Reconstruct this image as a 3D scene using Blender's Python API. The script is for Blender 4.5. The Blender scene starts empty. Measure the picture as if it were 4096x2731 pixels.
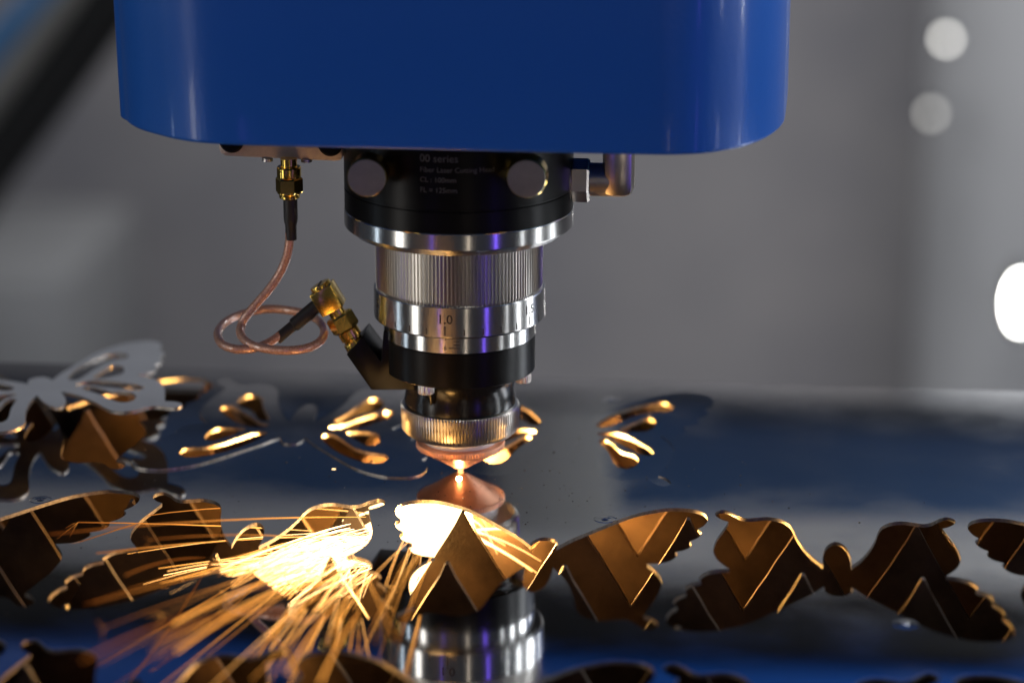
import bpy, bmesh, math, random
from math import sin, cos, pi, radians
from mathutils import Vector, Matrix

random.seed(7)
S = 0.001                                   # everything below is written in millimetres
scene = bpy.context.scene
C = scene.collection

# ------------------------------------------------------------------ camera
PITCH, PHI = radians(17.0), radians(-5.3)
FW = Vector((sin(PHI), cos(PHI), 0)); RT = Vector((cos(PHI), -sin(PHI), 0))
CAM = -FW * 871 + RT * 16.7 + Vector((0, 0, 310))
cd = bpy.data.cameras.new('camera'); cam = bpy.data.objects.new('camera', cd); C.objects.link(cam)
cam.location = CAM * S
cam.rotation_euler = (pi / 2 - PITCH, 0, -PHI)
cd.lens = 100; cd.sensor_width = 36; cd.clip_start = 0.01; cd.clip_end = 50
cd.dof.use_dof = True; cd.dof.focus_distance = 0.888; cd.dof.aperture_fstop = 5.6; cd.dof.aperture_blades = 0
scene.camera = cam

# ------------------------------------------------------------------ world, lamps, exposure
w = bpy.data.worlds.new('World'); scene.world = w; w.use_nodes = True
w.node_tree.nodes['Background'].inputs[0].default_value = (0.75, 0.82, 1.0, 1)
w.node_tree.nodes['Background'].inputs[1].default_value = 0.05

def lamp(name, kind, loc, power, color, size=0.1, size_y=None, aim=(0, 0, 0.06), spread=None):
    l = bpy.data.lights.new(name, kind); l.energy = power; l.color = color
    o = bpy.data.objects.new(name, l); C.objects.link(o); o.location = loc
    if kind == 'AREA':
        l.shape = 'RECTANGLE'; l.size = size; l.size_y = size_y or size
        o.rotation_euler = (Vector(aim) - Vector(loc)).to_track_quat('-Z', 'Y').to_euler()
        if spread: l.spread = radians(spread)
    else:
        l.shadow_soft_size = size
    return o

def around(az, dist, z):                    # az: degrees to the right of the line from the head to the camera
    a = radians(az) + math.atan2(-FW.y, -FW.x)
    return (cos(a) * dist, sin(a) * dist, z)

lamp('hall_strip_lamp_right', 'AREA', around(86, 1.5, 0.35), 5.0, (0.92, 0.96, 1.0), 0.05, 0.9)
lamp('streak_lamp_side', 'AREA', around(66, 1.7, 0.35), 1.2, (0.92, 0.96, 1.0), 0.03, 0.9)  # added strip, puts a bright streak on the turned metal
lamp('hall_rim_lamp_right', 'AREA', around(142, 0.85, 0.62), 2.6, (0.92, 0.96, 1.0), 0.10, 0.34)
lamp('hall_side_lamp_right', 'AREA', around(112, 1.5, 0.60), 7.0, (0.92, 0.96, 1.0), 0.3, 0.6)
lamp('violet_strip_lamp', 'AREA', around(37, 1.6, 0.30), 1.1, (0.20, 0.10, 1.0), 0.04, 0.8)
lamp('violet_sign_lamp', 'AREA', around(-26, 1.9, 0.35), 0.36, (0.20, 0.10, 1.0), 0.03, 0.7)
lamp('warm_streak_lamp', 'AREA', around(10, 1.9, 0.40), 0.7, (1.0, 0.84, 0.66), 0.04, 0.7)  # added strip for a warm streak down the rings
lamp('soft_lamp_left', 'AREA', around(-60, 1.7, 0.40), 4.0, (1.0, 0.96, 0.90), 0.22, 0.8)
lamp('cool_streak_lamp_left', 'AREA', around(-88, 1.6, 0.35), 1.2, (0.72, 0.86, 1.0), 0.04, 0.8)  # added strip for a bluish streak on the metal's left
lamp('wall_fill_lamp', 'AREA', (0.15, 1.3, 1.6), 13.0, (0.97, 0.97, 1.0), 1.6, 0.6, aim=(0.55, 2.8, -0.6), spread=100)  # added lamp, set low to brighten the wall behind
# the light of the burning metal under the sheet
FIRE = (1.0, 0.50, 0.13)
lamp('cut_light', 'POINT', (0.010, -0.003, -0.011), 0.70, FIRE, 0.004)
lamp('fill_light_behind', 'POINT', (-0.006, 0.028, -0.016), 2.8, FIRE, 0.005)  # added lamp, lights the rear slats that show through the slots
lamp('tip_light', 'POINT', (0.0, -0.0045, 0.0012), 0.009, (1.0, 0.58, 0.25), 0.0008).data.specular_factor = 0.1
lamp('spark_light', 'POINT', (-0.016, -0.058, -0.016), 0.085, FIRE, 0.008)

lamp('spark_light_near', 'POINT', (-0.045, -0.135, -0.014), 0.035, FIRE, 0.008)

scene.view_settings.view_transform = 'Standard'; scene.view_settings.look = 'None'
scene.view_settings.exposure = 0.0; scene.view_settings.gamma = 1.0
scene.view_settings.use_curve_mapping = False
cy = scene.cycles
cy.use_denoising = True; cy.max_bounces = 10; cy.glossy_bounces = 8; cy.diffuse_bounces = 5
cy.sample_clamp_indirect = 6.0; cy.caustics_reflective = True; cy.blur_glossy = 0.3

# ------------------------------------------------------------------ materials
def mat(name, color, rough=0.5, metal=0.0, var=0.0, vscale=60.0, bump=0.0, bscale=400.0, aniso=0.0, coat=0.0,
        vcolor=None, stretch=(1, 1, 1), spec=None, rvar=0.0):
    m = bpy.data.materials.new(name); m.use_nodes = True
    nt = m.node_tree; b = nt.nodes['Principled BSDF']
    b.inputs['Base Color'].default_value = (*color, 1); b.inputs['Roughness'].default_value = rough
    b.inputs['Metallic'].default_value = metal
    if spec is not None: b.inputs['Specular IOR Level'].default_value = spec
    if coat:
        b.inputs['Coat Weight'].default_value = coat; b.inputs['Coat Roughness'].default_value = 0.08
    tc = nt.nodes.new('ShaderNodeTexCoord'); mp = nt.nodes.new('ShaderNodeMapping')
    mp.inputs['Scale'].default_value = stretch
    nt.links.new(tc.outputs['Object'], mp.inputs['Vector'])
    if var or vcolor or rvar:
        n = nt.nodes.new('ShaderNodeTexNoise'); n.inputs['Scale'].default_value = vscale; n.inputs['Detail'].default_value = 6
        n.inputs['Roughness'].default_value = 0.62
        nt.links.new(mp.outputs['Vector'], n.inputs['Vector'])
        if var or vcolor:
            r = nt.nodes.new('ShaderNodeValToRGB')
            c2 = vcolor or tuple(min(1, c * (1 + var)) for c in color)
            c1 = color if vcolor else tuple(c * (1 - var) for c in color)
            r.color_ramp.elements[0].color = (*c1, 1); r.color_ramp.elements[1].color = (*c2, 1)
            r.color_ramp.elements[0].position = 0.32; r.color_ramp.elements[1].position = 0.70
            nt.links.new(n.outputs['Fac'], r.inputs['Fac']); nt.links.new(r.outputs['Color'], b.inputs['Base Color'])
        if rvar:
            mr = nt.nodes.new('ShaderNodeMapRange'); mr.inputs['To Min'].default_value = max(0.01, rough - rvar)
            mr.inputs['To Max'].default_value = rough + rvar
            nt.links.new(n.outputs['Fac'], mr.inputs['Value']); nt.links.new(mr.outputs['Result'], b.inputs['Roughness'])
    if bump:
        n2 = nt.nodes.new('ShaderNodeTexNoise'); n2.inputs['Scale'].default_value = bscale; n2.inputs['Detail'].default_value = 3
        nt.links.new(mp.outputs['Vector'], n2.inputs['Vector'])
        bp = nt.nodes.new('ShaderNodeBump'); bp.inputs['Distance'].default_value = bump; bp.inputs['Strength'].default_value = 1.0
        nt.links.new(n2.outputs['Fac'], bp.inputs['Height']); nt.links.new(bp.outputs['Normal'], b.inputs['Normal'])
    if aniso:
        b.inputs['Anisotropic'].default_value = aniso; b.inputs['Anisotropic Rotation'].default_value = 0.25
        tg = nt.nodes.new('ShaderNodeTangent'); tg.direction_type = 'RADIAL'; tg.axis = 'Z'
        nt.links.new(tg.outputs['Tangent'], b.inputs['Tangent'])
    return m

M = {}
M['blue'] = mat('blue_enamel', (0.014, 0.135, 0.58), 0.32, coat=0.3, bump=0.00008, bscale=800)
M['black'] = mat('black_anodised', (0.0045, 0.0042, 0.004), 0.30, var=0.2, vscale=90, spec=0.18)
M['black_gloss'] = mat('black_gloss', (0.007, 0.006, 0.006), 0.22, spec=0.4)
M['turned'] = mat('turned_aluminium', (0.72, 0.71, 0.69), 0.23, 1.0, aniso=0.9, rvar=0.04, vscale=900, stretch=(0.05, 0.05, 6))
M['knurl'] = mat('knurled_steel', (0.52, 0.49, 0.45), 0.28, 1.0)
M['alu_face'] = mat('satin_aluminium', (0.44, 0.42, 0.40), 0.38, 1.0, var=0.08, vscale=250)
M['brass'] = mat('gold_plated_brass', (0.86, 0.58, 0.13), 0.20, 1.0, var=0.12, vscale=180, rvar=0.06)
M['nickel'] = mat('nickel_plate', (0.76, 0.69, 0.62), 0.30, 1.0, rvar=0.06, vscale=140)
M['copper'] = mat('copper_nozzle', (0.86, 0.42, 0.25), 0.42, 0.9, var=0.12, vscale=260)
M['ceramic'] = mat('white_ceramic', (0.86, 0.83, 0.79), 0.30, coat=0.2)
M['shrink'] = mat('black_heat_shrink', (0.016, 0.013, 0.011), 0.48, bump=0.00008, bscale=700)
M['plate'] = mat('bracket_steel', (0.52, 0.44, 0.40), 0.44, 0.55, var=0.08, vscale=900)
M['ink'] = mat('engraved_ink', (0.05, 0.035, 0.028), 0.6)
M['print'] = mat('grey_print', (0.085, 0.085, 0.085), 0.6)
M['slat'] = mat('scorched_slat_steel', (0.022, 0.014, 0.009), 0.44, 0.20, vcolor=(0.085, 0.054, 0.031), vscale=45, rvar=0.10, bump=0.00012, bscale=500)
M['bed'] = mat('sooty_bed', (0.035, 0.028, 0.022), 0.8, var=0.4, vscale=25, bump=0.002, bscale=120)
M['wall'] = mat('grey_hall_wall', (0.25, 0.25, 0.27), 0.75, vcolor=(0.46, 0.435, 0.42), vscale=1.5)
M['floor'] = mat('grey_hall_floor', (0.22, 0.22, 0.23), 0.6, var=0.15, vscale=2)
M['rubber'] = mat('black_rubber', (0.010, 0.010, 0.009), 0.5, bump=0.0006, bscale=90)
M['greyhose'] = mat('grey_hose', (0.42, 0.41, 0.37), 0.5, var=0.1, vscale=20)
M['bluehose'] = mat('blue_hose', (0.14, 0.38, 0.75), 0.4)
M['pale'] = mat('pale_powder_coat', (0.66, 0.67, 0.67), 0.5, var=0.05, vscale=8)
M['cabinet'] = mat('grey_cabinet_paint', (0.37, 0.375, 0.375), 0.5, var=0.05, vscale=8)
M['plategrey'] = mat('grey_machined_plate', (0.36, 0.36, 0.34), 0.5, var=0.15, vscale=9)
M['navy'] = mat('navy_enamel', (0.045, 0.095, 0.200), 0.4, var=0.1, vscale=6)
M['railgrey'] = mat('grey_rail_cover', (0.62, 0.62, 0.60), 0.5, var=0.1, vscale=6)

def mirror_mat(name, wave, wscale):
    m = bpy.data.materials.new(name); m.use_nodes = True; nt = m.node_tree; b = nt.nodes['Principled BSDF']
    b.inputs['Base Color'].default_value = (0.57, 0.575, 0.585, 1); b.inputs['Metallic'].default_value = 1
    b.inputs['Roughness'].default_value = 0.06
    tc = nt.nodes.new('ShaderNodeTexCoord')
    n1 = nt.nodes.new('ShaderNodeTexNoise'); n1.inputs['Scale'].default_value = wscale; n1.inputs['Detail'].default_value = 1
    mp = nt.nodes.new('ShaderNodeMapping'); mp.inputs['Scale'].default_value = (6, 900, 900)
    n2 = nt.nodes.new('ShaderNodeTexNoise'); n2.inputs['Scale'].default_value = 3; n2.inputs['Detail'].default_value = 4
    nt.links.new(tc.outputs['Object'], n1.inputs['Vector']); nt.links.new(tc.outputs['Object'], mp.inputs['Vector'])
    nt.links.new(mp.outputs['Vector'], n2.inputs['Vector'])
    b1 = nt.nodes.new('ShaderNodeBump'); b1.inputs['Distance'].default_value = wave
    b2 = nt.nodes.new('ShaderNodeBump'); b2.inputs['Distance'].default_value = 0.0000005
    nt.links.new(n1.outputs['Fac'], b1.inputs['Height']); nt.links.new(n2.outputs['Fac'], b2.inputs['Height'])
    nt.links.new(b1.outputs['Normal'], b2.inputs['Normal']); nt.links.new(b2.outputs['Normal'], b.inputs['Normal'])
    mr = nt.nodes.new('ShaderNodeMapRange'); mr.inputs['From Min'].default_value = 0.35; mr.inputs['From Max'].default_value = 0.75; mr.inputs['To Min'].default_value = 0.02; mr.inputs['To Max'].default_value = 0.10
    n3 = nt.nodes.new('ShaderNodeTexNoise'); n3.inputs['Scale'].default_value = 30; n3.inputs['Detail'].default_value = 6
    nt.links.new(tc.outputs['Object'], n3.inputs['Vector']); nt.links.new(n3.outputs['Fac'], mr.inputs['Value'])
    nt.links.new(mr.outputs['Result'], b.inputs['Roughness'])
    return m
M['mirror'] = mirror_mat('mirror_polished_steel', 0.00028, 5.0)
M['mirror2'] = mirror_mat('mirror_polished_steel_piece', 0.00016, 9.0)
M['satin'] = mat('pale_reflection_steel', (0.80, 0.80, 0.81), 0.34, 0.45, var=0.05, vscale=30)  # pale tone stands in for a bright reflection on the loose butterfly
M['underside'] = mat('dulled_sheet_underside', (0.20, 0.17, 0.14), 0.45, 0.8, var=0.4, vscale=40)  # underside dulled to cut firelight bouncing onto the slats
M['cutedge'] = mat('laser_cut_edge', (0.36, 0.33, 0.30), 0.44, 1.0, var=0.35, vscale=700, bump=0.00006, bscale=2500)

def cable_mat():
    m = mat('clear_jacket_copper_braid', (0.60, 0.30, 0.19), 0.32, 0.25, coat=1.0)
    nt = m.node_tree; b = nt.nodes['Principled BSDF']
    tc = nt.nodes['Texture Coordinate']
    v = nt.nodes.new('ShaderNodeTexVoronoi'); v.inputs['Scale'].default_value = 1500
    nt.links.new(tc.outputs['Object'], v.inputs['Vector'])
    r = nt.nodes.new('ShaderNodeValToRGB')
    r.color_ramp.elements[0].color = (0.86, 0.52, 0.37, 1); r.color_ramp.elements[1].color = (0.55, 0.25, 0.15, 1)
    nt.links.new(v.outputs['Distance'], r.inputs['Fac']); nt.links.new(r.outputs['Color'], b.inputs['Base Color'])
    bp = nt.nodes.new('ShaderNodeBump'); bp.inputs['Distance'].default_value = 0.00012
    nt.links.new(v.outputs['Distance'], bp.inputs['Height']); nt.links.new(bp.outputs['Normal'], b.inputs['Normal'])
    return m
M['cable'] = cable_mat()

def fire_mat():
    m = bpy.data.materials.new('glowing_spark'); m.use_nodes = True; nt = m.node_tree; nt.nodes.clear()
    at = nt.nodes.new('ShaderNodeAttribute'); at.attribute_name = 'spark_heat'
    r = nt.nodes.new('ShaderNodeValToRGB'); e = r.color_ramp.elements
    e[0].position = 0.0; e[0].color = (0.55, 0.10, 0.012, 1)
    e[1].position = 1.0; e[1].color = (1.0, 0.72, 0.36, 1)
    x = e.new(0.45); x.color = (1.0, 0.40, 0.07, 1)
    pw = nt.nodes.new('ShaderNodeMath'); pw.operation = 'POWER'; pw.inputs[1].default_value = 2.2
    mu = nt.nodes.new('ShaderNodeMath'); mu.operation = 'MULTIPLY_ADD'; mu.inputs[1].default_value = 11.0; mu.inputs[2].default_value = 0.35
    em = nt.nodes.new('ShaderNodeEmission'); out = nt.nodes.new('ShaderNodeOutputMaterial')
    nt.links.new(at.outputs['Fac'], r.inputs['Fac']); nt.links.new(at.outputs['Fac'], pw.inputs[0])
    nt.links.new(pw.outputs[0], mu.inputs[0]); nt.links.new(r.outputs['Color'], em.inputs['Color'])
    nt.links.new(mu.outputs[0], em.inputs['Strength']); nt.links.new(em.outputs[0], out.inputs['Surface'])
    m.cycles.emission_sampling = 'NONE'
    return m
M['fire'] = fire_mat()

def glow(name, color, strength):
    m = bpy.data.materials.new(name); m.use_nodes = True
    b = m.node_tree.nodes['Principled BSDF']
    b.inputs['Emission Color'].default_value = (*color, 1); b.inputs['Emission Strength'].default_value = strength
    b.inputs['Base Color'].default_value = (*color, 1)
    return m

# ------------------------------------------------------------------ helpers
def link(name, me, m, parent=None, smooth=None):
    if m: me.materials.append(m)
    o = bpy.data.objects.new(name, me); C.objects.link(o)
    if parent: o.parent = parent
    if smooth is not None:
        me.shade_smooth(); me.set_sharp_from_angle(angle=radians(smooth))
    return o

def mesh(name, verts, faces, m, parent=None, smooth=None):
    me = bpy.data.meshes.new(name)
    me.from_pydata([tuple(Vector(v) * S) for v in verts], [], faces); me.validate(); me.update()
    bm = bmesh.new(); bm.from_mesh(me); bmesh.ops.recalc_face_normals(bm, faces=bm.faces); bm.to_mesh(me); bm.free()
    return link(name, me, m, parent, smooth)

def tag(o, label, cat, group=None, kind=None):
    o['label'] = label; o['category'] = cat
    if group: o['group'] = group
    if kind: o['kind'] = kind
    return o

def thing(name, label, cat, loc=(0, 0, 0), group=None):
    o = bpy.data.objects.new(name, None); C.objects.link(o); o.location = Vector(loc) * S
    o.empty_display_size = 0.01
    return tag(o, label, cat, group)

def lathe(name, prof, m, parent=None, seg=128, smooth=28, knurl=None, axis=None, origin=(0, 0, 0), cap=True, twist=0.0):
    """prof: (r, z) points from bottom to top; knurl = (ridges, depth, z0, z1)"""
    verts, faces = [], []
    if knurl: seg = knurl[0] * 4
    for r, z in prof:
        for i in range(seg):
            a = 2 * pi * i / seg + twist; rr = r
            if knurl and knurl[2] <= z <= knurl[3]: rr = r - knurl[1] * (1 if i % 4 in (2, 3) else 0)
            verts.append((rr * cos(a), rr * sin(a), z))
    n = len(prof)
    for k in range(n - 1):
        for i in range(seg):
            j = (i + 1) % seg
            faces.append((k * seg + i, k * seg + j, (k + 1) * seg + j, (k + 1) * seg + i))
    if cap:
        faces.append(tuple(range(seg - 1, -1, -1))); faces.append(tuple(range((n - 1) * seg, n * seg)))
    mx = Matrix.Translation(origin)
    if axis is not None: mx = mx @ Vector(axis).to_track_quat('Z', 'Y').to_matrix().to_4x4()
    verts = [mx @ Vector(v) for v in verts]
    return mesh(name, verts, faces, m, parent, smooth)

def prism(name, poly, y0, y1, m, parent=None, bevel=0.0, smooth=30):
    n = len(poly)
    verts = [(x, y0, z) for x, z in poly] + [(x, y1, z) for x, z in poly]
    faces = [tuple(range(n)), tuple(range(2 * n - 1, n - 1, -1))] + [(i, (i + 1) % n, (i + 1) % n + n, i + n) for i in range(n)]
    o = mesh(name, verts, faces, m, parent, smooth)
    if bevel: bev(o, bevel)
    return o

def bev(o, width, seg=2):
    bm = bmesh.new(); bm.from_mesh(o.data)
    ed = [e for e in bm.edges if len(e.link_faces) == 2 and e.calc_face_angle(0) > radians(25)]
    bmesh.ops.bevel(bm, geom=ed, offset=width * S, segments=seg, affect='EDGES', clamp_overlap=True, profile=0.5)
    bm.to_mesh(o.data); bm.free(); o.data.shade_smooth(); o.data.set_sharp_from_angle(angle=radians(35))

def box(name, lo, hi, m, parent=None, bevel=0.0):
    x0, y0, z0 = lo; x1, y1, z1 = hi
    o = prism(name, [(x0, z0), (x1, z0), (x1, z1), (x0, z1)], y0, y1, m, parent, bevel)
    return o

def spline_pts(pts, per=10, closed=False):
    P = [Vector(p) for p in pts]; out = []; n = len(P)
    rng = range(n) if closed else range(n - 1)
    for i in rng:
        p0 = P[(i - 1) % n] if closed or i > 0 else P[0]
        p1 = P[i]; p2 = P[(i + 1) % n]
        p3 = P[(i + 2) % n] if closed or i + 2 < n else P[-1]
        for k in range(per):
            t = k / per
            out.append(0.5 * ((2 * p1) + (p2 - p0) * t + (2 * p0 - 5 * p1 + 4 * p2 - p3) * t * t + (3 * p1 - p0 - 3 * p2 + p3) * t ** 3))
    if not closed: out.append(P[-1])
    return out

def tube(name, pts, rad, m, parent=None, seg=20, smooth=40):
    pts = [Vector(p) for p in pts]; n = len(pts); verts, faces = [], []
    up = None
    for i, p in enumerate(pts):
        d = (pts[min(i + 1, n - 1)] - pts[max(i - 1, 0)]).normalized()
        if up is None: up = d.orthogonal().normalized()
        up = (up - d * up.dot(d)).normalized(); sd = d.cross(up)
        r = rad(i / (n - 1)) if callable(rad) else rad
        for k in range(seg):
            a = 2 * pi * k / seg; verts.append(p + (up * cos(a) + sd * sin(a)) * r)
    for i in range(n - 1):
        for k in range(seg):
            j = (k + 1) % seg
            faces.append((i * seg + k, i * seg + j, (i + 1) * seg + j, (i + 1) * seg + k))
    faces.append(tuple(range(seg))); faces.append(tuple(range((n - 1) * seg, n * seg)))
    return mesh(name, verts, faces, m, parent, smooth)

def text_mesh(s, size, align='CENTER', font_bold=0.0):
    cu = bpy.data.curves.new('lettering', 'FONT'); cu.body = s; cu.size = size; cu.align_x = align; cu.align_y = 'CENTER'
    cu.offset = font_bold; cu.resolution_u = 4
    o = bpy.data.objects.new('lettering', cu); C.objects.link(o)
    dg = bpy.context.evaluated_depsgraph_get(); me = bpy.data.meshes.new_from_object(o.evaluated_get(dg))
    bpy.data.objects.remove(o); bpy.data.curves.remove(cu)
    v = [tuple(x.co) for x in me.vertices]; f = [tuple(p.vertices) for p in me.polygons]
    bpy.data.meshes.remove(me)
    return v, f

AZC = math.atan2(-FW.y, -FW.x)              # azimuth of the camera seen from the head
def on_cyl(name, v, f, R, az, z, m, parent):
    """wrap flat lettering round a cylinder; az in degrees to the camera's right"""
    a0 = AZC + radians(az)
    vv = [(R * cos(a0 + x / R), R * sin(a0 + x / R), z + y) for x, y, _ in v]
    return mesh(name, vv, f, m, parent)

def rect_on_cyl(name, R, az, z0, z1, width, m, parent):
    v, f = [], []
    n = 6
    for i in range(n + 1):
        x = -width / 2 + width * i / n
        v += [(x, 0, 0), (x, z1 - z0, 0)]
    for i in range(n): f.append((2 * i, 2 * i + 2, 2 * i + 3, 2 * i + 1))
    return on_cyl(name, v, f, R, az, z0, m, parent)

def at_plane(px, py, y):                     # point of the photograph on the vertical plane at depth y (mm)
    d = (FW * cos(PITCH) + Vector((0, 0, -sin(PITCH)))) * 11378 + RT * (px - 2048) + \
        RT.cross(FW * cos(PITCH) + Vector((0, 0, -sin(PITCH)))) * (1365.5 - py)
    return CAM + d * ((y - CAM.y) / d.y)

def at_height(px, py, z):
    d = (FW * cos(PITCH) + Vector((0, 0, -sin(PITCH)))) * 11378 + RT * (px - 2048) + \
        RT.cross(FW * cos(PITCH) + Vector((0, 0, -sin(PITCH)))) * (1365.5 - py)
    return CAM + d * ((z - CAM.z) / d.z)

# ------------------------------------------------------------------ setting
def struct(o):
    o['kind'] = 'structure'; return o
o = box('hall_floor', (-6000, -6000, -940), (6000, 6000, -900), M['floor']); struct(o)
o = box('hall_wall', (-5000, 2800, -900), (5000, 2900, 2600), M['wall']); struct(o)
o = box('cutting_bed_floor', (-520, -420, -150), (520, 108, -140), M['bed']); struct(o)
o = box('cutting_bed_wall', (-520, 108, -150), (520, 114, -12), M['bed']); struct(o)

# ------------------------------------------------------------------ butterfly outline (head towards +v)
HALF = [((0, -24.5), 0), ((2.6, -20.8), 0), ((3.8, -13.9), 0), ((4.1, -4.4), 1), ((7.4, -11), 0), ((10.1, -18.9), 0), ((12, -26.9), 0),
        ((13.1, -33.8), 0), ((14.4, -38.8), 0), ((17, -42.4), 0), ((20.6, -43.9), 0), ((24.2, -43.0), 0), ((27, -42.2), 0), ((29.6, -43.6), 0),
        ((32.1, -47.0), 0), ((34.6, -49.0), 0), ((36.7, -46.9), 0), ((36.6, -43.6), 0), ((34.8, -40.6), 0), ((32.6, -38.8), 1),
        ((34.2, -31.1), 0), ((35.9, -23.5), 0), ((36.7, -14.2), 0), ((35.5, -6.9), 0), ((33.4, -2.2), 0), ((31.6, 1.0), 1),
        ((35.6, 1.9), 0), ((38.7, 4.4), 0), ((40.4, 9.2), 0), ((39.6, 11.5), 1), ((42.6, 13.6), 0), ((44.2, 17.1), 0), ((43.6, 20.8), 1),
        ((45.9, 23.7), 0), ((47.1, 28.2), 0), ((45.8, 31.5), 1), ((47.6, 34.8), 0), ((48.6, 40.0), 0), ((47.6, 45.2), 0),
        ((44.6, 48.2), 0), ((40.4, 49.2), 0), ((35.2, 48.5), 0), ((27.2, 43.6), 0), ((20.6, 36.2), 0), ((13.1, 26.2), 0), ((8.6, 20.2), 0), ((4.0, 12.4), 1),
        ((3.9, 15.2), 0), ((2.6, 18.6), 0), ((0, 20.0), 0)]
def smooth_outline(pts):
    """closed outline; corners flagged 1 stay sharp"""
    full = [(Vector((x, y, 0)), c) for (x, y), c in pts] + [(Vector((-x, y, 0)), c) for (x, y), c in reversed(pts[1:-1])]
    n = len(full); k0 = next(i for i, q in enumerate(full) if q[1]); full = full[k0:] + full[:k0] + [full[k0]]
    out, run = [], [full[0][0]]
    for p, c in full[1:]:
        run.append(p)
        if c:
            out += spline_pts(run, 4)[:-1]; run = [p]
    return [(p.x, p.y) for p in out]
BUTTERFLY = smooth_outline(HALF)
SLOTS_R = [[(9.4, 10.0), (11.0, 16.0), (15.0, 23.6), (20, 30.0), (25, 34.6), (29, 36.8), (32.2, 36.6), (34.6, 32.6), (34.0, 28.4), (31, 26.6), (26.4, 25.3), (21.7, 20.8), (17.2, 14.2), (13.6, 9.3), (11.2, 7.9)],
           [(17.2, 6.2), (19.9, 11.4), (22.9, 15.6), (25.9, 19.3), (28.4, 18.6), (29.6, 14.6), (28.8, 9.2), (26.5, 5.5), (23.0, 4.6), (20.0, 4.5)],
           [(10.1, 1.6), (12.9, 3.6), (17.1, 3.0), (21.5, -0.6), (25.9, -6.7), (29.1, -12.3), (30.2, -16.6), (28.6, -18.7), (25.9, -17.6), (22.5, -13.2), (18.2, -7.8), (14.5, -2.2), (11.6, -0.6)],
           [(11.2, -5.6), (12.9, -3.4), (14.9, -5.2), (17.1, -10.3), (19.4, -15.0), (22.9, -17.4), (25.2, -21.2), (25.5, -26.2), (24.0, -30.6), (21.6, -32.2), (19.3, -31.0), (17.5, -26.8), (15.2, -17.3), (13.0, -10.6)]]
SLOTS = []
for s in SLOTS_R:
    q = [(p.x, p.y) for p in spline_pts([(x, y, 0) for x, y in s], 3, True)]
    SLOTS += [q, [(-x, y) for x, y in q]]
def offset_poly(poly, d):                    # grow outward (poly is counter-clockwise or clockwise, symmetric enough)
    n = len(poly); A = sum(poly[i][0] * poly[(i + 1) % n][1] - poly[(i + 1) % n][0] * poly[i][1] for i in range(n))
    sg = 1 if A > 0 else -1; out = []
    for i in range(n):
        a, b = Vector(poly[i - 1]), Vector(poly[(i + 1) % n]); t = (b - a).normalized()
        out.append((poly[i][0] + t.y * d * sg, poly[i][1] - t.x * d * sg))
    return out
def place(poly, cx, cy, flip, rot=0.0):
    out = []
    for x, y in poly:
        if flip: x, y = -x, -y
        out.append((cx + x * cos(rot) - y * sin(rot), cy + x * sin(rot) + y * cos(rot)))
    return out

ROW_A, ROW_B, ROW_C = 39.5, -78.0, -198.5
HOLES = [(-146.5, ROW_B, 0), (-57.3, ROW_B, 1), (32.4, ROW_B, 0), (120.3, ROW_B, 1), (209.5, ROW_B, 0), (-236, ROW_B, 1),
         (-157.5, ROW_C, 0), (-68.3, ROW_C, 1), (21.4, ROW_C, 0), (109.3, ROW_C, 1), (198.5, ROW_C, 0), (-146.5, ROW_A, 0)]
KERFS = [(-59.5, ROW_A, 1), (31.5, ROW_A, 0)]
hole_polys = [place(offset_poly(BUTTERFLY, 0.15), *h) for h in HOLES] + [place(offset_poly(BUTTERFLY, k), *h) for h, k in zip(KERFS, (0.16, 0.035))]

def flat_plate(name, outer, holes, th, m, edge_m, parent=None, bevel=0.0):
    """a sheet with holes cut through it, top face at z=0"""
    cu = bpy.data.curves.new('plate', 'CURVE'); cu.dimensions = '2D'; cu.fill_mode = 'BOTH'; cu.extrude = th / 2 * S
    for poly in [outer] + holes:
        sp = cu.splines.new('POLY'); sp.points.add(len(poly) - 1); sp.use_cyclic_u = True
        for p, (x, y) in zip(sp.points, poly): p.co = (x * S, y * S, 0, 1)
    t = bpy.data.objects.new('plate', cu); C.objects.link(t)
    dg = bpy.context.evaluated_depsgraph_get(); me = bpy.data.meshes.new_from_object(t.evaluated_get(dg))
    bpy.data.objects.remove(t); bpy.data.curves.remove(cu)
    me.transform(Matrix.Translation((0, 0, -th / 2 * S)))
    bm = bmesh.new(); bm.from_mesh(me); bmesh.ops.remove_doubles(bm, verts=bm.verts, dist=1e-7)
    bmesh.ops.recalc_face_normals(bm, faces=bm.faces); bm.to_mesh(me); bm.free()
    me.materials.clear(); me.materials.append(m); me.materials.append(edge_m); me.materials.append(M['underside'])
    for p in me.polygons:
        p.use_smooth = False
        p.material_index = 0 if p.normal.z > 0.7 else (2 if p.normal.z < -0.7 else 1)
    o = bpy.data.objects.new(name, me); C.objects.link(o)
    if parent: o.parent = parent
    return o

TH = 1.2
sheet = flat_plate('steel_sheet', [(-470, -400), (470, -400), (470, 101), (-470, 101)], hole_polys, TH, M['mirror'], M['cutedge'])
tag(sheet, 'large mirror polished steel sheet with rows of butterfly holes cut through it', 'metal sheet')
for x, y in ((49.4, -40.5), (138.7, -116.5), (-128.9, -39.6), (44, 77.3)):
    prof = [(0.02, 0.02), (0.5, 0.22), (0.8, 0.06), (1.2, 0.01), (2.0, 0.05), (2.4, 0.02), (3.0, 0.06), (3.5, 0.015)]
    lathe('pierce_mark', prof, M['knurl'] , sheet, seg=40, smooth=60, origin=(x, y, 0.004), cap=False).data.materials[0] = M['mirror2']

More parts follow.
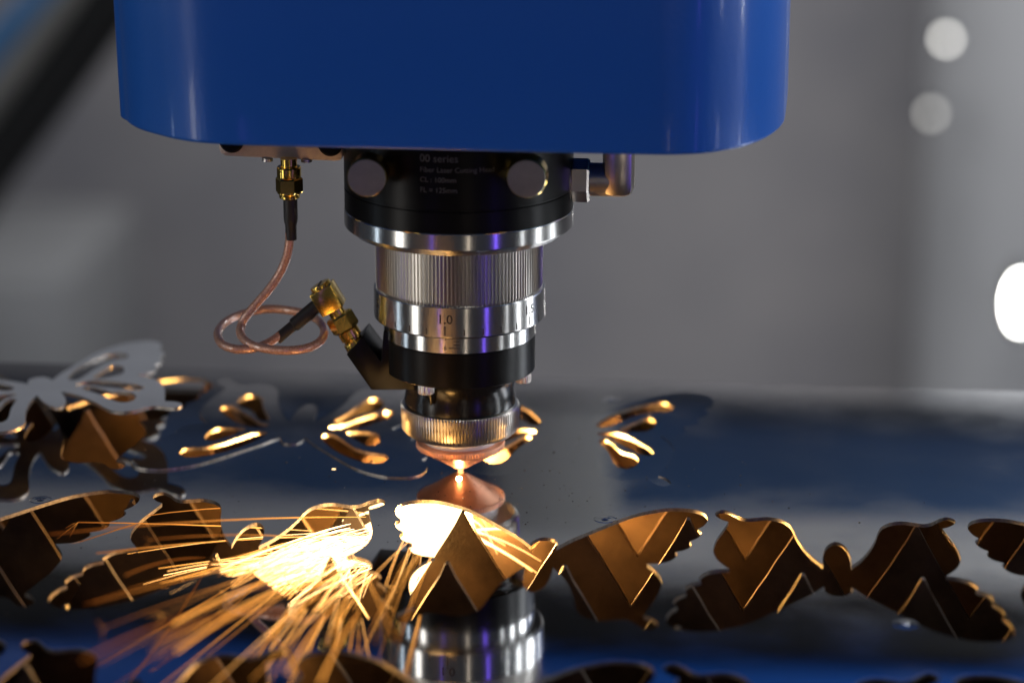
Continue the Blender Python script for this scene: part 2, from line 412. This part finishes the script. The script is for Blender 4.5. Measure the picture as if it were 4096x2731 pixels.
def butterfly_piece(label, cx, cy, flip, rot=(0, 0, 0), dz=0.0):
    o = flat_plate('metal_butterfly', BUTTERFLY if not flip else place(BUTTERFLY, 0, 0, 1),
                   SLOTS if not flip else [place(s, 0, 0, 1) for s in SLOTS], TH, M['mirror2'], M['cutedge'])
    o.location = Vector((cx, cy, dz)) * S; o.rotation_euler = [radians(a) for a in rot]
    return tag(o, label, 'butterfly cutout', 'cut out steel butterflies')
PIECE = (-146.1, 38.3, 10.5, -4.0, -3.3, 24.7)
butterfly_piece('cut steel butterfly with vein slots still lying in its outline beside the nozzle', -59.5, ROW_A, 1, (-0.45, 0.15, 0), 0.30)
butterfly_piece('cut steel butterfly with vein slots half hidden behind the copper nozzle', 31.5, ROW_A, 0, (0.30, 0.35, 0), 0.02)
butterfly_piece('loose pale steel butterfly lifted out and lying skewed above its own empty hole', PIECE[0], PIECE[1], 0, PIECE[3:6], PIECE[2]).data.materials[0] = M['satin']

# spatter of metal droplets on the sheet
rs = random.Random(4); sv, sf = [], []
def droplet(x, y, r):
    b0 = len(sv)
    for k in range(7):
        a = 2 * pi * k / 7; q = r * rs.uniform(.75, 1.2); sv.append((x + q * cos(a), y + q * sin(a), 0.01))
    for k in range(7):
        a = 2 * pi * k / 7; sv.append((x + r * .6 * cos(a), y + r * .6 * sin(a), r * .5))
    for k in range(7):
        j = (k + 1) % 7; sf.append((b0 + k, b0 + j, b0 + 7 + j, b0 + 7 + k))
    sf.append(tuple(b0 + 7 + k for k in range(7)))
solid = [place(offset_poly(BUTTERFLY, 1.2), *h) for h in HOLES] + [place(s_, *h) for h in KERFS for s_ in SLOTS]
def in_any(x, y):
    for poly in solid:
        c = False; n_ = len(poly)
        for i in range(n_):
            (xa, ya), (xb, yb) = poly[i], poly[i - 1]
            if (ya > y) != (yb > y) and x < (xb - xa) * (y - ya) / (yb - ya) + xa: c = not c
        if c: return True
    return False
cnt = 0
while cnt < 520:
    if rs.random() < .55: x, y = rs.gauss(-10, 50), rs.gauss(-20, 40)
    else: x, y = rs.uniform(-230, 230), rs.uniform(-190, 98)
    if y > 99 or in_any(x, y): continue
    droplet(x, y, abs(rs.gauss(0.10, 0.09)) + 0.06); cnt += 1
sp_ = mesh('spatter', sv, sf, M['slat'], sheet, 60); sp_['kind'] = 'stuff'

# ------------------------------------------------------------------ slats under the sheet
def slat_mesh(name, y):
    rnd = random.Random(int(y * 10) + 5); pitch, depth, ph = 35.2, 30.0, 4.6
    top = []
    for k in range(-13, 14):
        xp = ph + pitch * k
        pk = -TH - 0.06; vl = pk - depth
        seq = [(xp - 0.5, pk), (xp + 0.5, pk)]
        top.append(seq[0]); top.append(seq[1])
        for t in (0.15, 0.3, 0.45, 0.6, 0.75, 0.9):
            top.append((xp + pitch / 2 * t + rnd.uniform(-.22, .22), pk - depth * t + rnd.uniform(-.15, .15)))
        top.append((xp + pitch / 2, vl))
        for t in (0.9, 0.75, 0.6, 0.45, 0.3, 0.15):
            top.append((xp + pitch - pitch / 2 * t + rnd.uniform(-.22, .22), pk - depth * t + rnd.uniform(-.15, .15)))
    poly = [(top[0][0], -138)] + top + [(top[-1][0], -138)]
    th = 2.6
    n = len(poly); verts = [(x, y - th / 2, z) for x, z in poly] + [(x, y + th / 2, z) for x, z in poly]
    faces = []
    # strips between the toothed edge and the foot
    verts_foot = []
    for i in range(1, n - 1): verts_foot.append((poly[i][0], y - th / 2, -138))
    base = len(verts)
    verts += verts_foot + [(x, y + th / 2, z) for x, _, z in verts_foot]
    m = n - 2
    for i in range(m - 1):
        a, b = 1 + i, 2 + i
        faces.append((base + i, base + i + 1, b, a)); faces.append((base + m + i + 1, base + m + i, n + a, n + b))
        faces.append((a, b, n + b, n + a))
    faces.append((base, 1, n + 1, base + m)); faces.append((base + m - 1, base + 2 * m - 1, n + m, m))
    return mesh(name, verts, faces, M['slat'])
names = {96.6: 'toothed support slat under the far edge of the steel sheet', 52.9: 'toothed support slat behind the one next to the cutting fire',
         9.3: 'toothed support slat right behind the cutting fire', -34.4: 'toothed support slat just in front of the cutting fire',
         -78.1: 'toothed support slat crossing the middle of the butterfly holes', -121.8: 'toothed support slat under the near wing tips of the empty holes',
         -165.5: 'toothed support slat under the second row of empty holes', -209.2: 'toothed support slat under the middle of the second hole row'}
for y, lab in names.items():
    tag(slat_mesh('support_slat', y), lab, 'slat', 'toothed slats carrying the sheet')

# ------------------------------------------------------------------ laser cutting head
head = thing('laser_cutting_head', 'laser cutting head with blue housing, black barrel, silver rings and copper nozzle', 'laser head')
# housing: plan outline with a flat front and generous corners
plan = [(-104.5, 60), (-105.0, -6), (-101, -20.5), (-95, -30.7), (-87.3, -38.2), (-79.3, -44.4), (-69.5, -48.2), (-51.5, -49.8), (-29, -50.2), (18, -50.6),
        (58, -50.6), (69.5, -49.9), (78.1, -47.2), (86.7, -40.8), (91.2, -35.2), (96.4, -24.6), (100.4, -10), (101.8, 8), (102, 60), (96, 84), (60, 100), (-62, 100), (-98, 84)]
pl = [(p.x, p.y) for p in spline_pts([(x, y, 0) for x, y in plan], 5, True)]
n = len(pl); verts, faces = [], []
def ring(scale, z, inset=0.0):
    q = offset_poly(pl, -inset)
    return [(x * scale - (0.8 if x < 0 else 0) * (z - 118) / 40, y, z) for x, y in q]
rings = [ring(1, 118.6, 2.6), ring(1, 118.0, 1.6), ring(1, 118.0, 0.6), ring(1, 118.5, 0.1), ring(1, 119.2, 0), ring(1, 150, 0), ring(1, 290, 0), ring(1, 296, 4), ring(1, 298, 12)]
rings = [ring(1, 150, 2.6)] + rings
for r in rings: verts += r
for k in range(len(rings) - 1):
    for i in range(n):
        j = (i + 1) % n; faces.append((k * n + i, k * n + j, (k + 1) * n + j, (k + 1) * n + i))
faces.append(tuple(range((len(rings) - 1) * n, len(rings) * n)))
h = mesh('housing', verts, faces, M['blue'], head, 50); h['label'] = 'glossy blue enamel housing'

b = lathe('barrel', [(35.8, 88.6), (36.1, 88.9), (36.1, 95.2), (35.8, 95.4), (35.8, 95.7), (36.1, 95.9), (36.1, 150)], M['black'], head)
for line, size, z in (('00 series', 3.3, 112.0), ('Fiber Laser Cutting Head', 2.25, 108.5), ('CL : 100mm', 2.25, 105.4), ('FL = 125mm', 2.25, 102.2)):
    v, f = text_mesh(line, size, 'LEFT')
    o = on_cyl('lettering', v, f, 36.14, -18.0, z, M['print'], b)
for (kx, ky, kz) in ((-22.9, -44.5, 107.6), (25.2, -44.5, 108.4)):
    d = Vector((0.02 if kx < 0 else 0.02, -1, 0)); org = Vector((kx, ky, kz)) - d * 18
    k = lathe('thumb_screw', [(3.2, 0), (3.2, 9), (5.9, 9.3), (6.1, 9.6), (6.1, 16.6), (5.7, 17.3)], M['brass'], head, seg=64, axis=d, origin=org, cap=True)
    lathe('screw_face', [(5.75, 0), (5.6, 0.25), (2.0, 0.32), (0.05, 0.33)], M['alu_face'], k, seg=64, axis=d, origin=org + d * 17.3)
lathe('clamp_ring', [(31.5, 80.9), (33.6, 81.2), (36.0, 83.2), (36.25, 83.5), (36.25, 88.3), (36.0, 88.6), (34, 88.7)], M['turned'], head)
lathe('focus_sleeve', [(25.9, 63.0), (26.6, 63.5), (26.6, 64.0), (26.6, 79.5), (26.6, 80.2), (26.0, 80.9)], M['knurl'], head, knurl=(136, 0.55, 63.4, 80.3))
sc = lathe('scale_ring', [(26.6, 52.9), (27.15, 53.1), (27.3, 53.3), (27.3, 62.5), (27.1, 62.8), (26.2, 63.0)], M['turned'], head)
for i in range(-6, 10):
    rect_on_cyl('graduation_mark', 27.37, -8.6 + 12.6 * i, 53.9, 55.9 + (0.9 if i % 5 == 0 else 0), 0.44, M['ink'], sc)
for s, az in (('1.0', -8.6), ('1.5', 54.4), ('.5', -71.6)):
    v, f = text_mesh(s, 4.1, 'CENTER', 0.05); on_cyl('numeral', v, f, 27.37, az, 58.9, M['ink'], sc)
lathe('undercut_shade_ring', [(24.2, 52.55), (26.3, 52.55), (26.3, 52.88)], M['shrink'], sc, cap=False)  # black ring added for the shade under the scale ring's step
vr = lathe('vernier_ring', [(23.8, 46.9), (24.3, 47.1), (24.3, 52.9)], M['turned'], head)
for z, wd, off in ((52.0, 3.4, 0), (50.9, 1.9, 0.75), (49.8, 1.9, 0.75), (48.7, 3.4, 0)):
    rect_on_cyl('graduation_mark', 24.33, -3.0 + math.degrees(off / 24.3), z, z + 0.3, wd, M['ink'], vr)
for s, z in (('-3', 51.9), ('-6', 48.8)):
    v, f = text_mesh(s, 2.0); on_cyl('numeral', v, f, 24.33, -10.6, z, M['ink'], vr)
col = lathe('sensor_collar', [(19.5, 35.2), (23.7, 35.3), (24.15, 35.7), (24.15, 46.5), (23.9, 46.9)], M['black'], head)
P = lambda px, py: tuple(at_plane(px, py, -4)[i] for i in (0, 2))
arm = prism('collar_arm', [P(1398, 1392), P(1497, 1533), P(1640, 1532), P(1700, 1532), P(1700, 1300), P(1545, 1300), P(1536, 1420), P(1462, 1322)], -11, 5, M['black'], col, 0.35)
lathe('neck', [(17.9, 23.4), (17.95, 25), (17.6, 27), (17.35, 29), (17.5, 31.5), (18.3, 33.6), (19.4, 35.0), (20.2, 35.3)], M['black_gloss'], head, smooth=40)
for az, rr, z in ((-29, 21.4, 35.3), (71, 21.4, 35.3), (191, 21.4, 35.3)):
    a = AZC + radians(az)
    lathe('set_screw', [(2.2, -3.0), (2.6, -2.7), (2.6, -0.4), (2.4, 0)], M['nickel'], head, origin=(rr * cos(a), rr * sin(a), z), knurl=(22, 0.16, -2.8, -0.3))
a = AZC + radians(-29)
lathe('drain_notch', [(0.3, 0), (1.5, 3.2), (1.9, 6.8)], M['black_gloss'], head, seg=24, origin=(18.4 * cos(a), 18.4 * sin(a), 27.6))
lathe('knurled_nut', [(16.0, 13.8), (17.6, 14.0), (18.7, 15.0), (19.05, 15.8), (19.05, 19.0), (19.2, 19.2), (19.2, 22.6), (18.7, 23.3), (17.8, 23.6)], M['knurl'], head, knurl=(110, 0.55, 14.9, 23.0))
lathe('ceramic_ring', [(11.6, 10.2), (12.0, 10.6), (12.2, 11.8), (12.2, 14.0)], M['ceramic'], head)
nz = lathe('copper_nozzle', [(0.75, 1.0), (1.9, 1.0), (2.3, 1.2), (13.2, 8.0), (14.0, 8.3)], M['copper'], head, smooth=20, cap=False)
lathe('nozzle_rim', [(13.6, 8.25), (14.2, 8.5), (14.35, 8.8), (14.35, 10.0), (14.1, 10.3), (11.8, 10.4)], M['copper'], nz, knurl=(96, 0.22, 8.6, 10.1), cap=False)

# elbow fitting on the right of the barrel
el = lathe('elbow_fitting', [(5.0, 0), (5.3, 0.3), (5.3, 8)], M['nickel'], head, seg=40, axis=(1, 0, 0), origin=(41, 0, 98.0))
lathe('hex_nut', [(5.9, -1.0), (6.9, -0.4), (6.9, 4.2), (6.3, 4.9)], M['nickel'], el, seg=6, smooth=20, axis=(1, 0, 0), origin=(36.4, 0, 97.6), twist=0.30)
lathe('washer', [(7.4, -1.2), (7.4, -0.3)], M['nickel'], el, seg=40, axis=(1, 0, 0), origin=(36.0, 0, 97.6))
bend = [(47.5, 0, 98.0), (49.0, 0, 98.05), (50.0, 0, 98.5), (50.55, 0, 99.4), (50.6, 0, 101), (50.6, 0, 104), (50.6, 0, 124)]
tube('elbow_bend', spline_pts(bend, 5), 4.7, M['nickel'], el, 40)
bx = box('elbow_block', (45.4, -5.6, 93.2), (55.3, 5.4, 112.0), M['nickel'], el, 3.0)

# sensor bracket on the left
pw_, pz = [], 103.2
brk = prism('bracket_plate', [(-75.8, 125), (-75.8, 105.6), (-75.2, 104.2), (-73.8, 103.5), (-39, 102.6), (-37.2, 102.9), (-36.4, 104), (-36.4, 125)], -2.2, 0.2, M['plate'], head, 0.25)
for x, z in ((-71.6, 108.6), (-40.2, 108.2)):
    lathe('plate_screw', [(3.9, 0), (3.9, 1.2), (3.2, 1.8), (0.1, 1.9)], M['black'], brk, seg=32, axis=(0, -1, 0), origin=(x, -2.1, z))
for x in (-60.6, -48.2):
    lathe('small_screw', [(1.0, -1.3), (1.8, -1.0), (1.8, 0)], M['nickel'], brk, seg=24, origin=(x, -1.0, 102.9))

# ------------------------------------------------------------------ sensor cable
cab = thing('sensor_cable', 'looped copper coloured coaxial cable with gold connectors hanging beside the silver rings', 'cable', (0, 0, 0))
Q = at_plane
ctop = Q(1155, 640, -4); x0 = ctop.x
g = lathe('upper_connector', [(2.6, 76.5 + 14), (3.3, 91), (3.3, 92.0), (3.4, 92.2), (3.9, 92.5), (3.9, 93.0), (3.6, 93.2)], M['brass'], cab, seg=40, origin=(x0, -4, 0))
lathe('hex_nut', [(3.9, 92.4), (4.35, 93.0), (4.35, 97.0), (3.9, 97.6)], M['brass'], g, seg=6, smooth=20, axis=(0.0, 0, 1), origin=(x0, -4, 0))
lathe('threaded_sleeve', [(3.75, 97.6), (3.85, 98), (3.85, 100.6), (3.6, 101), (2.6, 101.0), (2.6, 103.6)], M['brass'], g, seg=40, origin=(x0, -4, 0))
zz = lambda px, py, y=-4: at_plane(px, py, y).z
lathe('heat_shrink', [(1.75, zz(1155, 958)), (1.8, zz(1155, 900)), (2.15, zz(1155, 886)), (2.25, zz(1155, 870)), (2.25, 90.7)], M['shrink'], cab, seg=32, origin=(x0 + .2, -4, 0))
path = [(1158, 930, -4), (1158, 965, -4), (1146, 1030, -4), (1118, 1095, -4), (1078, 1155, -5), (1035, 1205, -6), (992, 1255, -7), (966, 1300, -8), (965, 1340, -12), (1005, 1378, -17),
        (1090, 1398, -20), (1180, 1400, -21), (1255, 1382, -17), (1294, 1345, -10), (1290, 1300, -1), (1240, 1260, 8), (1150, 1240, 13), (1060, 1236, 14), (970, 1256, 10), (905, 1286, 3),
        (872, 1330, -6), (885, 1372, -14), (940, 1395, -18), (1010, 1393, -17), (1065, 1375, -14), (1115, 1345, -10), (1160, 1310, -8), (1190, 1288, -7)]
tube('coaxial_cable', spline_pts([at_plane(*q) for q in path], 8), 1.42, M['cable'], cab, 20)
s0, s1, s2, s3 = (Q(1106, 1358, -10), Q(1172, 1304, -8), Q(1178, 1299, -8), Q(1284, 1210, -6))
tube('heat_shrink', [s0, s0.lerp(s1, .5), s1, s2, s2.lerp(s3, .5), s3], lambda t: 1.8 if t < .45 else 2.35, M['shrink'], cab, 24)
ax = (Q(1440, 1400, -6) - Q(1312, 1190, -6)); ax.y = 0; ax.normalize(); sd = Vector((ax.z, 0, -ax.x))
o0 = Q(1312, 1192, -6)
gb = None
def gold(name, prof, dist, seg=40, smooth=28, parent=None, m='brass'):
    return lathe(name, prof, M[m], parent, seg=seg, smooth=smooth, axis=ax, origin=o0 + ax * dist, twist=0.35)
# right-angle block
hw = 3.9; vs = []
for a_, b_, c_ in ((-1, -1, -1), (1, -1, -1), (1, 1, -1), (-1, 1, -1), (-1, -1, 1), (1, -1, 1), (1, 1, 1), (-1, 1, 1)):
    vs.append(o0 + sd * (a_ * hw) + Vector((0, 1, 0)) * (b_ * hw) + ax * (c_ * hw * 1.05))
gb = mesh('angle_connector', vs, [(0, 1, 2, 3), (4, 5, 6, 7), (0, 1, 5, 4), (1, 2, 6, 5), (2, 3, 7, 6), (3, 0, 4, 7)], M['brass'], cab); bev(gb, 0.45)
sc_ = gold('slotted_cap', [(3.3, -5.3), (3.4, -5.1), (3.4, -3.8)], 0, parent=gb)
vs = []
for a_, b_, c_ in ((-1, -1, -1), (1, -1, -1), (1, 1, -1), (-1, 1, -1), (-1, -1, 1), (1, -1, 1), (1, 1, 1), (-1, 1, 1)):
    vs.append(o0 + sd * (a_ * 0.4) + Vector((0, 1, 0)) * (b_ * 3.2) + ax * (-5.3 + c_ * 0.12))
mesh('cap_slot', vs, [(0, 1, 2, 3), (4, 5, 6, 7), (0, 1, 5, 4), (1, 2, 6, 5), (2, 3, 7, 6), (3, 0, 4, 7)], M['ink'], gb)
tube('crimp_ferrule', [s3 + (s3 - s2).normalized() * 1.8, s3 - (s3 - s2).normalized() * 0.4], 2.9, M['brass'], gb, 32)
gold('neck_sleeve', [(2.6, 4.0), (2.6, 6.4)], 0, parent=gb)
gold('hex_nut', [(4.0, 6.3), (4.6, 6.9), (4.6, 11.2), (4.0, 11.9)], 0, 6, 20, gb)
gold('ferrule_ring', [(3.3, 11.9), (3.5, 12.1), (3.5, 14.6), (3.3, 14.9), (3.0, 15.0), (3.0, 16.0)], 0, parent=gb)
br = gold('barrel', [(3.6, 16.0), (3.7, 16.3), (3.7, 22.3), (3.4, 22.6)], 0, parent=gb)
lathe('barrel_screw', [(1.25, 0), (1.2, 0.35), (0.6, 0.45), (0.05, 0.2)], M['nickel'], br, seg=24, axis=(0.1, -1, 0.1), origin=o0 + ax * 19.8 + Vector((0, -3.55, 0)))

# ------------------------------------------------------------------ sparks
def inside(poly, x, y):
    c = False; n = len(poly)
    for i in range(n):
        x1, y1 = poly[i]; x2, y2 = poly[i - 1]
        if (y1 > y) != (y2 > y) and x < (x2 - x1) * (y - y1) / (y2 - y1) + x1: c = not c
    return c
open_holes = [place(offset_poly(BUTTERFLY, -1.0), *h) for h in HOLES]
def clear(pts):
    for a, b in zip(pts, pts[1:]):
        if (a.z + 0.6) * (b.z + 0.6) < 0:
            t = (a.z + 0.6) / (a.z - b.z); q = a.lerp(b, t)
            if not any(inside(h, q.x, q.y) for h in open_holes): return False
        for ys in names:
            if (a.y - ys) * (b.y - ys) < 0:
                t = (a.y - ys) / (a.y - b.y); q = a.lerp(b, t)
                fx = abs((q.x - 4.6 + 17.6) % 35.2 - 17.6) / 17.6
                if q.z < -1.2 - 30 * fx + 0.8: return False
    return True

class Sparks:
    def __init__(self): self.v, self.f, self.h = [], [], []
    def add(self, pts, r, h0, h1):
        n = len(pts); base = len(self.v); seg = 5; up = Vector((0.3, 0.2, 1))
        for i, p in enumerate(pts):
            d = (pts[min(i + 1, n - 1)] - pts[max(i - 1, 0)]).normalized(); s1 = d.cross(up).normalized(); s2 = d.cross(s1)
            t = i / (n - 1); rr = r * (0.35 + 0.65 * min(1, t * 6)) * (1 if t < 0.9 else 0.75)
            for k in range(seg):
                a = 2 * pi * k / seg; self.v.append((p + (s1 * cos(a) + s2 * sin(a)) * rr) * S); self.h.append(h0 + (h1 - h0) * t)
        for i in range(n - 1):
            for k in range(seg):
                j = (k + 1) % seg; self.f.append((base + i * seg + k, base + i * seg + j, base + (i + 1) * seg + j, base + (i + 1) * seg + k))
        self.f.append(tuple(base + k for k in range(seg))); self.f.append(tuple(base + (n - 1) * seg + k for k in range(seg)))
    def build(self, name, label):
        me = bpy.data.meshes.new(name); me.from_pydata([tuple(v) for v in self.v], [], self.f); me.update()
        at = me.attributes.new('spark_heat', 'FLOAT', 'POINT'); at.data.foreach_set('value', self.h)
        o = link(name, me, M['fire']); return tag(o, label, 'sparks', None, 'stuff')

def arc(p0, p1, sag, n=9):
    return [p0.lerp(p1, i / (n - 1)) + Vector((0, 0, 4 * sag * (i / (n - 1)) * (1 - i / (n - 1)))) for i in range(n)]

R = random.Random(11)
# the jet of burning metal below the nozzle
jet = Sparks()
for i in range(760):
    a = R.uniform(0, 2 * pi); ang = abs(R.gauss(0, 0.5)); L = R.uniform(12, 44)
    d = Vector((sin(ang) * cos(a) * 1.1 - 0.22, sin(ang) * sin(a) * 0.5, -cos(ang)))
    p0 = Vector((R.uniform(-1.2, 1.2), R.uniform(-1.2, 1.2), -2.2)); p1 = p0 + d * L
    if p1.x > 5: p1.x = R.uniform(-6, 5)
    if abs(p1.y) > 7: p1.y = 7 * (1 if p1.y > 0 else -1) * R.uniform(0.5, 1)
    jet.add(arc(p0, p1, -R.uniform(0, 1), 5), R.uniform(0.2, 0.5), 1.0, 0.85)
for i in range(800):                         # spray thrown sideways just under the sheet
    p0 = Vector((R.uniform(-4, 2), R.uniform(-3, 3), -R.uniform(5, 28)))
    p1 = p0 + Vector((R.uniform(-22, 2), R.uniform(-24, 4), R.uniform(-14, 8)))
    if p1.z > -3: p1.z = -3
    q = arc(p0, p1, R.uniform(-1, 1), 5)
    if clear(q): jet.add(q, R.uniform(0.15, 0.4), 1.0, 0.8)
for i in range(60):                          # spray added behind the slat, as a source for the lamp there
    p0 = Vector((R.uniform(-10, 2), R.uniform(10.6, 14), -R.uniform(4, 14)))
    p1 = p0 + Vector((R.uniform(-12, 8), R.uniform(4, 22), R.uniform(-10, 4)))
    if p1.z > -4: p1.z = -4
    jet.add([p0.lerp(p1, t / 4) for t in range(5)], R.uniform(0.06, 0.2), 0.9, 0.6)
for i in range(16):                          # a few bouncing off the slat behind
    p0 = Vector((R.uniform(-2, 4), R.uniform(0, 6), -R.uniform(6, 26)))
    p1 = p0 + Vector((R.uniform(8, 30), R.uniform(-8, 2), R.uniform(-16, 4)))
    if p1.z > -3: p1.z = -3
    q = arc(p0, p1, R.uniform(0, 4), 7)
    if clear(q) and max(v.z for v in q) < -2: jet.add(q, R.uniform(0.1, 0.35), 0.9, 0.55)
jet.build('spark_jet', 'white hot jet of burning metal under the sheet below the nozzle')

def fan(count, srcs, ends, zr, rad, heat, tries=60, sag=(0, 5)):
    s = Sparks(); k = 0; t = 0
    while k < count and t < count * tries:
        t += 1
        (cx, cy, cz), (jx, jy, jz) = R.choice(srcs)
        p0 = Vector((cx + R.uniform(-jx, jx), cy + R.uniform(-jy, jy), cz + R.uniform(-jz, jz)))
        ex, ey, jx2, jy2 = R.choice(ends)
        p1 = at_height(ex + R.gauss(0, jx2), ey + R.gauss(0, jy2), R.uniform(*zr))
        q = arc(p0, p1, R.uniform(*sag), 9)
        if not clear(q): continue
        cut = R.uniform(0.0, 0.5); q2 = [q[0].lerp(q[-1], 0)]
        q2 = q[int(cut * 8):]
        if len(q2) < 3: continue
        h1 = R.uniform(*heat[1])
        s.add(q2, R.uniform(*rad), R.uniform(*heat[0]), h1); k += 1
        if R.random() < 0.22:                # some sparks burst and fork at the end
            for _ in range(R.randint(2, 4)):
                dd = Vector((R.gauss(0, 1), R.gauss(0, 1), R.gauss(0, 1))).normalized() + (q2[-1] - q2[-2]).normalized() * 0.9
                e1 = q2[-1] + dd * R.uniform(1.5, 6)
                fk = [q2[-1], q2[-1].lerp(e1, .5) + Vector((0, 0, R.uniform(-.4, .4))), e1]
                if clear(fk): s.add(fk, 0.05, min(1, h1 + .2), h1 * .6)
    return s
SRC = ((-8, -6, -20), (10, 8, 9)); SRC2 = ((-24, -40, -12), (9, 8, 6)); SRC3 = ((-14, -34, -9), (6, 6, 5))
fan(260, [SRC, SRC2, SRC2], [(1030, 2345, 150, 60), (1150, 2345, 150, 65), (900, 2350, 140, 55)], (-16, 1), (0.05, 0.17), ((0.7, 1.0), (0.25, 0.8))).build(
    'spark_stream', 'dense stream of white sparks inside the hole left of the cutting point')
fan(7, [SRC, SRC2, SRC3], [(700, 2480, 160, 70), (560, 2620, 200, 70), (850, 2560, 150, 80)], (4, 30), (0.04, 0.13), ((0.45, 0.7), (0.08, 0.38)), 400).build(
    'spark_stream', 'long orange sparks flying out over the sheet past the empty wings')
fan(8, [SRC2, SRC3], [(1250, 2560, 150, 90), (1400, 2450, 110, 70), (1150, 2700, 150, 60)], (2, 26), (0.04, 0.15), ((0.55, 0.8), (0.2, 0.5)), 400).build(
    'spark_stream', 'steep yellow sparks raining past the mirrored rings in the sheet')
fan(7, [SRC], [(420, 2150, 200, 50), (300, 2400, 150, 80)], (-8, 26), (0.08, 0.2), ((0.5, 0.7), (0.05, 0.2)), 400).build(
    'spark_stream', 'few faint red sparks drifting towards the scalloped wing holes')
thick = Sparks()
for (ax_, ay_, az_), (bx_, by_, bz_), r_, h_ in (((1230, 2270, 2), (695, 2492, 20), .42, .62), ((1180, 2330, 2), (705, 2604, 24), .42, .6), ((1290, 2380, 2), (1072, 2550, 18), .36, .62),
        ((1010, 2440, 6), (640, 2560, 30), .5, .28), ((1360, 2400, 2), (1150, 2690, 22), .46, .6), ((1440, 2440, 3), (1280, 2731, 22), .46, .58), ((880, 2420, 8), (330, 2640, 34), .4, .2),
        ((1430, 2330, 2), (1340, 2500, 14), .36, .66), ((820, 2230, 2), (500, 2300, 16), .3, .22)):
    thick.add(arc(at_height(ax_, ay_, az_), at_height(bx_, by_, bz_), 1.5, 9), r_ * 0.66, h_ * 0.45, h_ * 0.72)
thick.build('spark_stream', 'few thick blunt orange sparks nearest above the sheet')
SRC4 = ((-5, -32, -5), (6, 5, 3))
fan(7, [SRC4], [(1560, 2420, 50, 60), (1480, 2560, 70, 80), (1640, 2330, 40, 50)], (5, 26), (0.05, 0.14), ((0.5, 0.8), (0.15, 0.4)), 600).build(
    'spark_stream', 'thin sparks dropping from the scalloped edge beside the white hot jet')
tip = lathe('spark_tip', [(0.05, 0.1), (0.7, 0.2), (0.95, 0.5), (0.7, 0.95), (0.05, 1.1)], M['fire'], None, seg=20)
at = tip.data.attributes.new('spark_heat', 'FLOAT', 'POINT'); at.data.foreach_set('value', [0.62] * len(tip.data.vertices))
tag(tip, 'bright glowing bead at the very tip of the copper nozzle', 'spark')

# ------------------------------------------------------------------ machine behind (seen mirrored in the sheet)
gy = 880
gan = thing('gantry_beam', 'navy machine gantry beam with grey cover, seen mirrored in the steel sheet', 'gantry', (0, gy, 278))
box('lower_beam', (-1500, gy, 278), (1500, gy + 60, 338), M['navy'], None, 2).parent = gan
box('grey_cover', (-1500, gy + 12, 338.5), (1500, gy + 60, 394), M['railgrey'], None, 2).parent = gan
box('dark_rail', (-1500, gy + 4, 394.5), (1500, gy + 60, 446), M['rubber'], None, 2).parent = gan
box('upper_beam', (-1500, gy - 6, 446.5), (1500, gy + 60, 560), M['blue'], None, 3).parent = gan
for x in (70,):
    box('carriage_plate', (x - 145, gy - 14, 262), (x - 66, gy - 1, 352), M['plategrey'], None, 3).parent = gan
for ch in gan.children: ch.matrix_parent_inverse = Matrix.Translation(-Vector(gan.location))

# hoses hanging behind on the left
def hose(name, label, pxs, y, r, m, cat='hose'):
    pts = [at_plane(px, py, y) for px, py in pxs]
    o = tube(name, spline_pts(pts, 6), r, m, None, 24); return tag(o, label, cat)
hose('black_hose', 'thick black hose hanging diagonally behind the blue housing', [(700, -360), (500, -60), (300, 225), (95, 505), (-110, 790), (-350, 1250)], 1300, 21, M['rubber'])
hose('grey_hose', 'grey hose running along the upper side of the thick black hose', [(590, -360), (370, -60), (180, 175), (0, 400), (-200, 660), (-420, 1050)], 1350, 17, M['greyhose'])
hose('blue_hose', 'blue hose in the corner above the grey hose', [(460, -380), (220, -50), (60, 110), (-120, 290), (-400, 560)], 1400, 15, M['bluehose'])

# blurred things far behind on the right and left
colm = thing('white_column', 'pale column with small lamps far behind at the side', 'column')
a, bq = at_plane(3700, 700, 2300), at_plane(4500, 700, 2300)
pc = at_plane(4330, 700, 2500)
lathe('shaft', [(190, -890), (190, 1400)], M['pale'], colm, seg=64, origin=(pc.x, 2500, 0))
lathe('base', [(225, -899), (225, -850), (210, -840)], M['pale'], colm, seg=64, origin=(pc.x, 2500, 0))
cabn = thing('machine_cabinet', 'pale machine cabinet far behind the loose butterfly', 'cabinet')
a, bq = at_plane(-300, 900, 2200), at_plane(260, 900, 2200)
box('body', (a.x, 2200, -900), (bq.x, 2560, -575), M['cabinet'], cabn, 10)
box('door', (a.x + 20, 2190, -860), (bq.x - 20, 2199, -600), M['cabinet'], cabn, 4)
def bulb(label, px, py, y, r, strength, color=(1, 0.98, 0.92), tall=1.0):
    p = at_plane(px, py, y)
    t = thing('signal_lamp', label, 'lamp', p, 'small lamps far behind')
    lathe('lamp_body', [(r * 1.5, 0), (r * 1.5, 30), (r * 1.2, 36)], M['rubber'], t, seg=32, axis=(0, 1, 0), origin=(0, 0.5, 0))
    lathe('lens', [(r, 0), (r, 0.2), (r * .8, r * .35), (0.05, r * .5)], glow('lamp_glow', color, strength), t, seg=32, axis=(0, -1, 0), origin=(0, 0.4, 0)).scale.z = tall
    t.children[0].scale.z = tall
bulb('small lamp glowing highest on the pale column behind', 3785, 158, 2290, 5, 7)
bulb('dim lamp glowing below the highest one behind', 3725, 455, 2290, 5, 2.6)
bulb('dazzling white lamp beside the pale column behind', 4088, 1210, 2250, 9, 60, tall=2.8)
